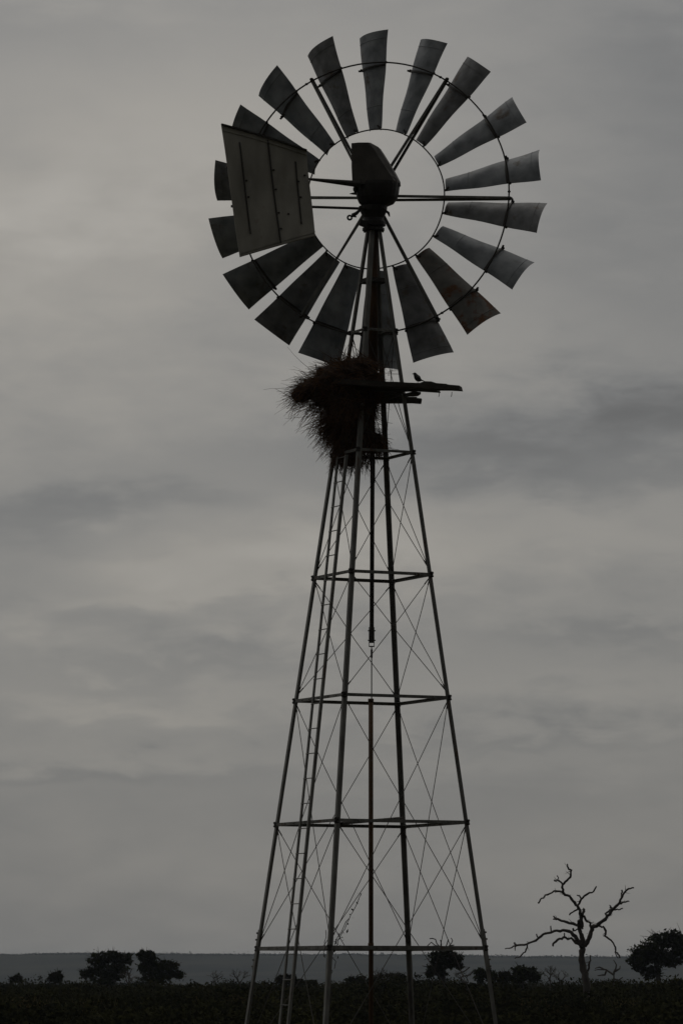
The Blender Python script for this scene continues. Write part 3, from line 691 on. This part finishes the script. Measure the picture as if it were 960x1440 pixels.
# ---------------------------------------------------------------- the wheel
WC = un(529.3, 281.2, D + .48)
RT, RO, RI = 239.0 * k_, 193.5 * k_, 99.5 * k_
def radial(al): return eR * math.sin(al) + UP * math.cos(al)
def tang(al): return eR * math.cos(al) - UP * math.sin(al)          # clockwise as seen in the photograph
mb = MB(); mb.lathe(WC - nA * .36, nA, [(0, .08), (.08, .08), (.085, .16), (.11, .16), (.115, .09), (.3, .09), (.305, .15), (.335, .15), (.34, .04)], 20)
wheel = empty('wheel', WC, pump)
mb.build('hub', M_gear, wheel)
PB = R(38)
random.seed(21)
for b_ in range(18):
    al = R(b_ * 20 - 1.2 + random.uniform(-1.0, 1.0)); ra, ta = radial(al), tang(al)
    pb = PB + R(random.uniform(-3, 3)); ch = ta * math.cos(pb) - nA * math.sin(pb); mm_ = -(nA * math.cos(pb) + ta * math.sin(pb))
    nS, nC = 12, 10; r0, r1 = RI + .012, RT + random.uniform(-.015, .015); V = []
    tw = random.uniform(-.02, .02); dent = random.uniform(0, 9)
    def bp(r, u, off=0.0):
        f = (r - r0) / (r1 - r0); c_ = .235 * (1 - f) + .575 * f
        cam_ = .135 * c_ * (1 - 4 * u * u)
        return WC + ra * r + ch * (c_ * u) + mm_ * (cam_ + off - .07 * c_) + ta * tw * f + mm_ * .006 * math.sin(f * 11 + dent + u * 5)
    for off in (0, -.004):
        for i in range(nS + 1):
            for j in range(nC + 1):
                V.append(bp(r0 + (r1 - r0) * i / nS, j / nC - .5, off))
    S = (nS + 1) * (nC + 1); Wd = nC + 1; Fc = []
    for i in range(nS):
        for j in range(nC):
            a = i * Wd + j; Fc += [(a, a + 1, a + Wd + 1, a + Wd), (S + a, S + a + Wd, S + a + Wd + 1, S + a + 1)]
    for j in range(nC): a = nS * Wd; Fc += [(j, S + j, S + j + 1, j + 1), (a + j, a + j + 1, S + a + j + 1, S + a + j)]
    for i in range(nS): a = i * Wd; Fc += [(a, a + Wd, S + a + Wd, S + a)]; a += nC; Fc += [(a, S + a, S + a + Wd, a + Wd)]
    mb = MB(); mb.add(V, Fc)
    # pressed beads across the sheet
    for rr in (r1 - .095, r0 + .29):
        P_ = [bp(rr, j / 8 - .5, .002) for j in range(9)]; mb.tube(P_, .004, 4)
    bm_ = M_bladeR if b_ == 7 else (M_bladeD if b_ % 3 == 2 else M_blade)
    bo = mb.build('blade', bm_, wheel, smooth=False, origin=WC + ra * (r0 + r1) / 2)
    bo.data.polygons.foreach_set('use_smooth', [True] * len(bo.data.polygons))
    try:
        bo.data.set_sharp_from_angle(angle=R(40))
    except Exception: pass
    if b_ == 7: bo['label'] = 'rust-spotted blade'
    mb = MB(); Vb = []                       # curved bracket strap round the back of the sheet
    for rr, hw, u0, u1 in ((RO - .03, .012, -.56, .5),):
        Vb = []
        for i in range(13):
            u = u0 + (u1 - u0) * i / 12
            o1 = .006 if u > -.5 else .006 + .05 * (-.5 - u) / .08
            Vb += [bp(rr - hw, max(u, -.5), o1) - ch * max(0, -.5 - u) * .3, bp(rr + hw, max(u, -.5), o1) - ch * max(0, -.5 - u) * .3, bp(rr + hw, max(u, -.5), o1 + .012) - ch * max(0, -.5 - u) * .3, bp(rr - hw, max(u, -.5), o1 + .012) - ch * max(0, -.5 - u) * .3]
        mb.add(Vb, [(i * 4 + j, i * 4 + (j + 1) % 4, (i + 1) * 4 + (j + 1) % 4, (i + 1) * 4 + j) for i in range(12) for j in range(4)] + [(0, 1, 2, 3), (48, 51, 50, 49)])
    mb.ball(bp(RO - .02, -.5, .02), .02, .02, .02, 6, 4); mb.ball(bp(RO, .5, .0), .018, .018, .018, 6, 4)
    mb.build('bracket', M_dark, wheel)
    mb = MB(); mb.tube([bp(RI + .05, .3, .004), bp(RI + .03, .42, .012), WC + ra * (RI - .01) + ta * .1 - nA * .072], .012, 6); mb.build('clip', M_dark, wheel)
NO, NI = -.155, -.075
for rr, no, th in ((RO, NO, .0105), (RI, NI, .009)):
    mb = MB(); P_ = [WC + radial(2 * math.pi * i / 108) * (rr + .004 * math.sin(i * .35)) + nA * no for i in range(109)]
    mb.tube(P_, th, 6, cap=False); mb.build('rim', M_dark, wheel, smooth=True)
for i in range(6):
    al = R(32.6 + 60 * i); ra, ta = radial(al), tang(al); tip = WC + ra * (RO + .02) + nA * NO
    for q, (rn, nn) in enumerate(((.10, -.22), (.10, -.06))):
        st = WC + ra * rn + nA * nn; d = (tip - st).normalized(); sd_ = d.cross(nA).normalized()
        en = tip - ta * .006 * (1 if q else -1) + nA * (.012 if q else -.0)
        mb = MB(); mb.angle(st, en, (ta if q else -ta), (nA if q == 0 else -nA), .030, .005); mb.build('arm', M_steel, wheel)
    mb = MB(); mb.ball(tip, .026, .026, .02, 8, 5)
    for dt in (-.09,): mb.ball(WC + radial(al + dt * .55) * RO + nA * NO, .02, .02, .016, 8, 5)
    mb.build('arm_clamp', M_dark, wheel)

# ---------------------------------------------------------------- nest
random.seed(5); rng = np.random.default_rng(5)
BL_ = [(478, 535, 38, 24, -.28, .34), (441, 547, 21, 14, -.22, .26), (424, 556, 14, 10, -.2, .2), (502, 524, 32, 22, -.2, .34), (500, 545, 34, 24, -.2, .38), (461, 560, 20, 16, -.12, .28),
       (490, 572, 33, 32, -.18, .36), (498, 612, 30, 30, .02, .27), (478, 600, 20, 24, .0, .2), (492, 640, 20, 16, .0, .18), (526, 624, 18, 15, .04, .18), (514, 570, 16, 24, -.1, .3), (514, 548, 22, 22, -.2, .34)]
nb = un(490, 560, D); nest = empty('bird_nest', nb)
tag(nest, 'huge ragged straw nest hanging through the left side of the platform', 'nest')
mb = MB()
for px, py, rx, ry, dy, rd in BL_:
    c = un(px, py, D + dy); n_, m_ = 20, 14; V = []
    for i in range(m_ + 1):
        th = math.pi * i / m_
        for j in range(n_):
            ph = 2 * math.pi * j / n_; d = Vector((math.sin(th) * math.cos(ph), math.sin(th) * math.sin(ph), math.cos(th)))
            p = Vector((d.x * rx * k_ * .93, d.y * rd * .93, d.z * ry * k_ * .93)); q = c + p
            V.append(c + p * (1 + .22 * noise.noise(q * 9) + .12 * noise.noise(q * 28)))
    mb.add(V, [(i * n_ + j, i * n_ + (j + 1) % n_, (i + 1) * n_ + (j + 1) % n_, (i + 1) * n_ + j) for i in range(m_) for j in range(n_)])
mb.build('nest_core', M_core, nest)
SV = []; SF = []
def straw(p, d, ln, droop, wd=.0032):
    global SV
    seg = 4; pts = []; q = Vector(p); dd = Vector(d).normalized(); 
    for i in range(seg + 1):
        pts.append(q.copy()); q = q + dd * ln / seg; dd = (dd + Vector((random.gauss(0, .10), random.gauss(0, .10), -droop + random.gauss(0, .08)))).normalized()
    sd_ = dd.cross(Vector((random.gauss(0, .4), 1, random.gauss(0, .4)))).normalized()
    base = len(SV)
    for i, q in enumerate(pts):
        ww = wd * (1 - .6 * i / seg); SV.append(q - sd_ * ww); SV.append(q + sd_ * ww)
    for i in range(seg): a = base + 2 * i; SF.append((a, a + 1, a + 3, a + 2))
wts = [b[2] * b[3] for b in BL_]
nc = un(495, 555, D)
for i in range(9000):
    px, py, rx, ry, dy, rd = random.choices(BL_, wts)[0]
    d = Vector((random.gauss(0, 1), random.gauss(0, 1), random.gauss(0, 1))).normalized()
    c = un(px, py, D + dy); p = c + Vector((d.x * rx * k_, d.y * rd, d.z * ry * k_)) * .92
    upper = py < 565
    out_ = (p - (c * .5 + nc * .5)).normalized()
    if upper:
        comb = Vector((-.75 if p.x < nc.x else .25, random.gauss(0, .5), -.25 if p.x < nc.x - .25 else .0))
        dr = (d * .55 + out_ * .4 + comb * .8 + Vector((random.gauss(0, .6), random.gauss(0, .5), random.gauss(0, .5)))); dp = .12
        ln = random.uniform(.06, .19) * (1.0 if p.x < nc.x else .7)
    else:
        dr = d * .7 + Vector((random.gauss(-.05, .4), random.gauss(0, .4), random.gauss(-.75, .4))); dp = .1; ln = random.uniform(.05, .16)
    straw(p, dr, ln, dp)
# longer stray straws, thick on the left and hanging underneath
for i in range(420):
    t = random.random(); px = 408 + 60 * t + random.gauss(0, 6); py = 552 + 42 * t + random.gauss(0, 9)
    if random.random() < .35: px, py = random.uniform(412, 475), 545 - (random.random() * 20) 
    p = un(px + 14, py, D - random.uniform(0, .35)); straw(p, Vector((-.8 + random.gauss(0, .25), random.gauss(0, .3), random.gauss(-.35, .5))), random.uniform(.12, .38), random.uniform(.03, .2), .0028)
for i in range(330):
    px = random.uniform(445, 478); py = 590 + (px - 445) * 1.4 + random.gauss(0, 10)
    p = un(px + 6, py, D + random.uniform(-.15, .15)); straw(p, Vector((-.55 + random.gauss(0, .3), random.gauss(0, .3), -.6 + random.gauss(0, .4))), random.uniform(.1, .3), random.uniform(.02, .2), .0028)
for i in range(260):
    px = random.uniform(470, 520); p = un(px, 645 + random.gauss(0, 5), D + random.uniform(-.15, .15)); straw(p, Vector((random.gauss(0, .35), random.gauss(0, .3), -1)), random.uniform(.06, .2), .03, .0028)
for i in range(190):
    px = random.uniform(518, 532); py = random.uniform(515, 640); p = un(px, py, D + random.uniform(-.1, .15)); straw(p, Vector((1, random.gauss(0, .4), random.gauss(-.2, .6))), random.uniform(.05, .19), random.uniform(0, .2), .0026)
for i in range(110):                        # coarser twigs worked into the straw
    px, py, rx, ry, dy, rd = random.choices(BL_, wts)[0]
    d = Vector((random.gauss(0, 1), random.gauss(0, .8), random.gauss(0, 1))).normalized(); c = un(px, py, D + dy); p = c + Vector((d.x * rx * k_, d.y * rd, d.z * ry * k_)) * .95
    t = Vector((random.gauss(-.3, 1), random.gauss(0, .4), random.gauss(-.1, .6))).normalized()
    straw(p - t * .12, t + d * .35, random.uniform(.22, .48), random.uniform(-.02, .06), .0055)
for i in range(6):
    p = un(545, 540 + random.uniform(-18, -12), D - .2); straw(p, Vector((.9, 0, random.gauss(.2, .3))), random.uniform(.1, .2), .1, .0026)
for a in ((430, 525, 402, 494), (428, 535, 398, 535), (432, 600, 418, 607), (455, 606, 437, 620)):
    p = un(a[0] + 14, a[1], D - .2); q = un(a[2], a[3], D - .2); straw(p, q - p, (q - p).length * 1.05, .015, .003)
o = npmesh('nest_straw', np.array([tuple(v) for v in SV]) - np.array(nb), np.array(SF), M_straw, nest); o['kind'] = 'stuff'

# ---------------------------------------------------------------- bird
YB = YN - .03
def zb(x, y): return un(570 + x / 10.667, 510 + y / 10.667, YB)
SC = 1.0 / 10.667 * (D - .6) / F; SB = SC * 1.34
sec = [(112, 166, 4, 4), (118, 166, 9, 8), (128, 167, 17, 15), (138, 172, 21, 18), (147, 184, 22, 20), (156, 200, 27, 25), (168, 218, 33, 31), (182, 234, 35, 33), (197, 247, 32, 29), (213, 256, 25, 22), (228, 262, 16, 16), (240, 264, 9, 15), (258, 270, 6, 14), (282, 280, 4, 11)]
mb = MB(); V = []; n_ = 14
for i, (x, y, r1_, r2_) in enumerate(sec):
    x0, y0 = sec[max(i - 1, 0)][:2]; x1, y1 = sec[min(i + 1, len(sec) - 1)][:2]; d = Vector((x1 - x0, 0, -(y1 - y0))).normalized(); a = Vector((-d.z, 0, d.x)); c = zb(x, y)
    for j in range(n_):
        t = 2 * math.pi * j / n_; V.append(c + a * math.cos(t) * r1_ * SB + Vector((0, 1, 0)) * math.sin(t) * r2_ * SB)
k = len(sec); mb.add(V, [(i * n_ + j, i * n_ + (j + 1) % n_, (i + 1) * n_ + (j + 1) % n_, (i + 1) * n_ + j) for i in range(k - 1) for j in range(n_)] + [tuple(range(n_))[::-1], tuple(range((k - 1) * n_, k * n_))])
bb = zb(190, 308); bird = empty('bird', bb); tag(bird, 'small black bird perched on the platform plank, facing left', 'bird')
mb.build('body', M_bird, bird, smooth=True)
mb = MB(); mb.lathe(zb(118, 166), zb(98, 170) - zb(118, 166), [(0, 9 * SC), (12 * SC, 6 * SC), (24 * SC, 1.2 * SC)], 8); mb.build('beak', M_bird, bird)
for s_, x in ((-1, 178), (1, 194)):
    mb = MB(); dy = Vector((0, s_ * 11 * SC, 0)); y_ = 306 if x < 190 else 304
    mb.tube([zb(x + 4, 258) + dy, zb(x, 278) + dy, zb(x + 2, y_) + dy], [7 * SC, 4 * SC, 3 * SC], 6)
    for tx in (-14, -11, 12): mb.tube([zb(x + 2, y_ - 2) + dy, zb(x + 2 + tx, y_ + 2) + dy + Vector((0, (tx + 12) * SC * 2, 0))], [2.6 * SC, 1.6 * SC], 5)
    mb.build('leg', M_bird, bird)
for s_ in (-1, 1):
    mb = MB(); V = []; ws = [(160, 205, 6, 10), (175, 212, 18, 30), (195, 230, 20, 34), (215, 246, 14, 30), (240, 262, 6, 20), (255, 270, 2, 12)]
    cs = [zb(x, y) + Vector((0, s_ * w2 * SC, 0)) for x, y, w1, w2 in ws]
    mb.tube(cs, [w1 * SC * .9 for _, _, w1, _ in ws], 8); mb.build('wing', M_bird, bird, smooth=True)

# creeper on the brace wires by the front leg
random.seed(11); vb = un(466, 1333, D - 1.3); vb.z = 0
vine = empty('creeper', vb); tag(vine, 'thin dry creeper with a few leaves climbing the front tower leg and wires', 'creeper')
mb = MB(); yv = leg(1, 2.2).y + .05
paths = [[(462, 1438), (466, 1400), (463, 1360), (468, 1340), (475, 1322), (487, 1300), (496, 1282), (503, 1268), (508, 1256)], [(468, 1336), (472, 1322), (482, 1306), (490, 1292)], [(458, 1345), (456, 1325), (458, 1308)], [(470, 1330), (478, 1320), (476, 1312)], [(466, 1345), (472, 1352), (470, 1362)]]
V = []
for q in paths:
    pts = [un(x, y, yv + random.gauss(0, .02)) for x, y in q]; pts = gnarl(pts, .01, 0); mb.tube(pts, .004, 4)
    for p in pts:
        for _ in range(2):
            if random.random() < (.5 if p.z < un(0, 1296, yv).z else .3):
                V.append(np.array(p) + rng.normal(size=3) * .03)
mb.build('stem', M_bark, vine)
V = np.array(V); o = npmesh('leaf', quads_from(V, .022) - np.array(vb), qidx(len(V)), M_leafA, vine); o['kind'] = 'stuff'

# ---------------------------------------------------------------- haze
mb = MB(); mb.box((0, 3600, 21), Vector((3150, 0, 0)), Vector((0, 4000, 0)), Vector((0, 0, 22)))
hm = bpy.data.materials.new('haze'); hm.use_nodes = True; hn = hm.node_tree; hn.nodes.remove(hn.nodes['Principled BSDF'])
pv = hn.nodes.new('ShaderNodeVolumePrincipled'); pv.inputs['Color'].default_value = (.78, .88, 1, 1); pv.inputs['Density'].default_value = .000085; pv.inputs['Anisotropy'].default_value = .1
hn.links.new(pv.outputs[0], hn.nodes['Material Output'].inputs['Volume'])
o = mb.build('haze', hm); tag(o, 'thin pale haze over the plain', 'haze', kind='stuff')
